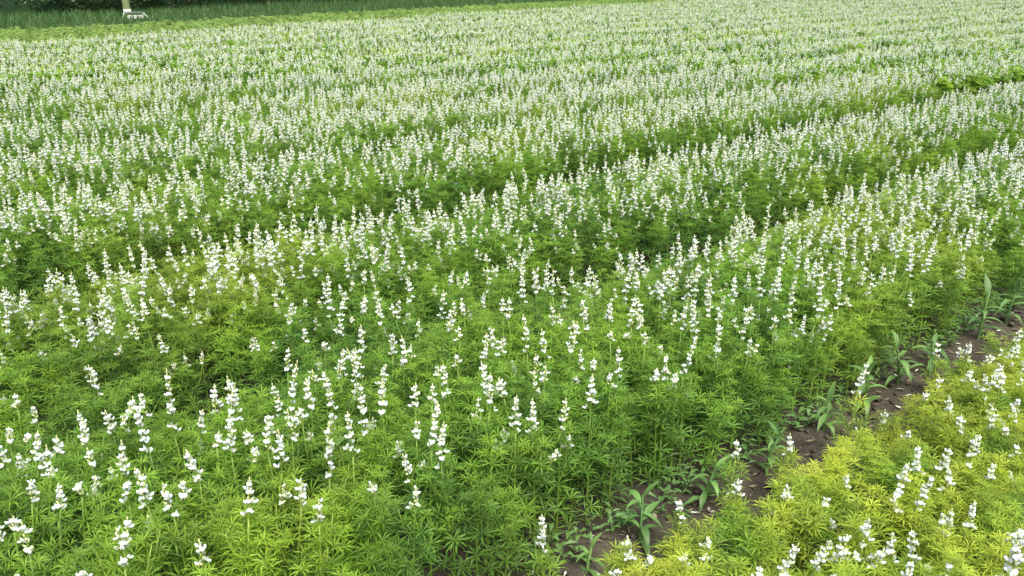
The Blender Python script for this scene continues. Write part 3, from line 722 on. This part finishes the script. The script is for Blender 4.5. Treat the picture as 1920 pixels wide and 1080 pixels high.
# ------------------------------------------------------------------ thin dark stalks rising out of the far crop
def stalk(px, ptop, pbot, lab, r):
    x, y, t = ray(px, pbot, .48)
    e = new_obj('tall_stalk_weed', None); e.location = (x, y, 0); h = .48 + (pbot - ptop) * t / FPX
    tag(e, lab, 'weed')
    b = MB(); tube(b, [(0, 0, 0), (.01, .01, h * .6), (.03, 0, h)], [.010, .009, .005], 5); new_obj('stem', b.mesh('stem', [M['weed']]), e)
    for i in range(9): new_obj('leaf', WL[int(r.choice([0, 2, 5]))], e, TRS((.01, 0, .35 + (h - .37) * i / 9), i * 2.4, R(25), .12 * (1.1 - i * .06)))
for a in [(611, 72, 100, 'thin dark weed stalk rising above far white lupins, leftmost of three'), (690, 74, 100, 'dark weed stalk in the far lupins, taller one of the near pair'),
          (707, 72, 96, 'thin weed stalk beside the taller dark one in the far lupins'), (1139, 30, 52, 'faint weed stalk in the farthest lupins near the top middle')]: stalk(*a, rw)

# ------------------------------------------------------------------ soil crumbs, stones, small ground weeds
def crumb(r, s):
    v = np.array([(1, 0, 0), (-1, 0, 0), (0, 1, 0), (0, -1, 0), (0, 0, .7), (0, 0, -.7), (.6, .6, .4), (-.6, .6, .4), (-.6, -.6, .35), (.6, -.6, .4)], float)
    v = v * s * r.uniform(.6, 1.2, (10, 1)) * r.uniform(.8, 1.2, 3)
    return v, [(4, 6, 7), (4, 7, 8), (4, 8, 9), (4, 9, 6), (6, 2, 7), (7, 1, 8), (8, 3, 9), (9, 0, 6), (0, 2, 6), (2, 1, 7), (1, 3, 8), (3, 0, 9), (5, 2, 0), (5, 1, 2), (5, 3, 1), (5, 0, 3)]
rc = np.random.default_rng(8); b = MB()
for i in range(5200):
    s = rc.uniform(.6, 9); n_ = GAP0 + rc.normal(0, .14) + PITCH_BED * (rc.random() < .12); x, y = xy(n_, s)
    q = .0025 + .019 * rc.random() ** 6; v, f = crumb(rc, q); b.add(v + np.array((x, y, ground_z(x, y) + q * .2)), f)
tag(new_obj('soil_crumbs', b.mesh('soil_crumbs', [M['soil']], False)), 'loose crumbs of dark soil in the bare strip', 'soil', kind='stuff')
for (px, py, s, lab) in [(1225, 968, .022, 'flat pale stone on the bare soil beside the lowest weed'), (1332, 962, .022, 'whitish stone at the edge of the yellow bed'),
                         (1205, 995, .013, 'small pale stone just below the flat one on bare soil'), (1333, 925, .010, 'tiny pale stone upslope on the bare soil strip'),
                         (1635, 718, .016, 'brownish stone in the strip by the spreading weed'), (1500, 838, .012, 'small brown stone on soil left of the tall lone lupin')]:
    x, y, _ = ray(px, py, 0.0); e = MB(); v, f = crumb(rc, s); e.add(v * np.array((1, 1, .6)), f)
    o = new_obj('stone', e.mesh('stone', [M['stone']])); o.location = (x, y, ground_z(x, y) + s * .25); o.rotation_euler = (0, 0, rc.uniform(0, 6))
    md = o.modifiers.new('round', 'SUBSURF'); md.levels = md.render_levels = 1
    tag(o, lab, 'stone', 'stones on the bare soil')
lb = MB(); rl = np.random.default_rng(28)
for i in range(900):                                   # dry leaflets and dropped petals on the soil
    s = rl.uniform(.6, 8); n_ = GAP0 + rl.normal(0, .12); x, y = xy(n_, s); a = rl.uniform(0, 6.28); l = rl.uniform(.006, .022); q = l * rl.uniform(.12, .35)
    c, d = math.cos(a), math.sin(a); z = ground_z(x, y) + .006
    lb.add([(x - c * l, y - d * l, z), (x - d * q, y + c * q, z + .004), (x + c * l, y + d * l, z + rl.uniform(0, .008)), (x + d * q, y - c * q, z + .003)], [(0, 3, 2, 1)], int(rl.random() < .15))
tag(new_obj('plant_litter', lb.mesh('plant_litter', [M['litter'], M['petal']], False)), 'dry leaf bits and dropped petals on the bare soil', 'litter', kind='stuff')
b = MB(); rk = np.random.default_rng(18)
for i in range(420):                                   # seedlings and low weeds at the foot of the beds
    s = rk.uniform(1.2, 8.5); n_ = (1.53 + abs(rk.normal(0, .05)) - .06) if rk.random() < .75 else (1.10 + rk.normal(0, .05)); x, y = xy(n_, s); z = ground_z(x, y); a0 = rk.uniform(0, 6.28)
    for j in range(int(rk.integers(4, 8))):
        a = a0 + j * 2.3; l = rk.uniform(.02, .05); q = l * .17; u = rk.uniform(.2, .9); c, d = math.cos(a), math.sin(a)
        h = .01 + .012 * j
        b.add([(x, y, z + h), (x + c * l * .5 - d * q, y + d * l * .5 + c * q, z + h + l * .5 * u), (x + c * l, y + d * l, z + h + l * .35 * u), (x + c * l * .5 + d * q, y + d * l * .5 - c * q, z + h + l * .5 * u)], [(0, 3, 2, 1)])
tag(new_obj('seedling_weeds', b.mesh('seedling_weeds', [M['weed']], False)), 'low seedling weeds at the foot of the beds', 'weeds', kind='stuff')
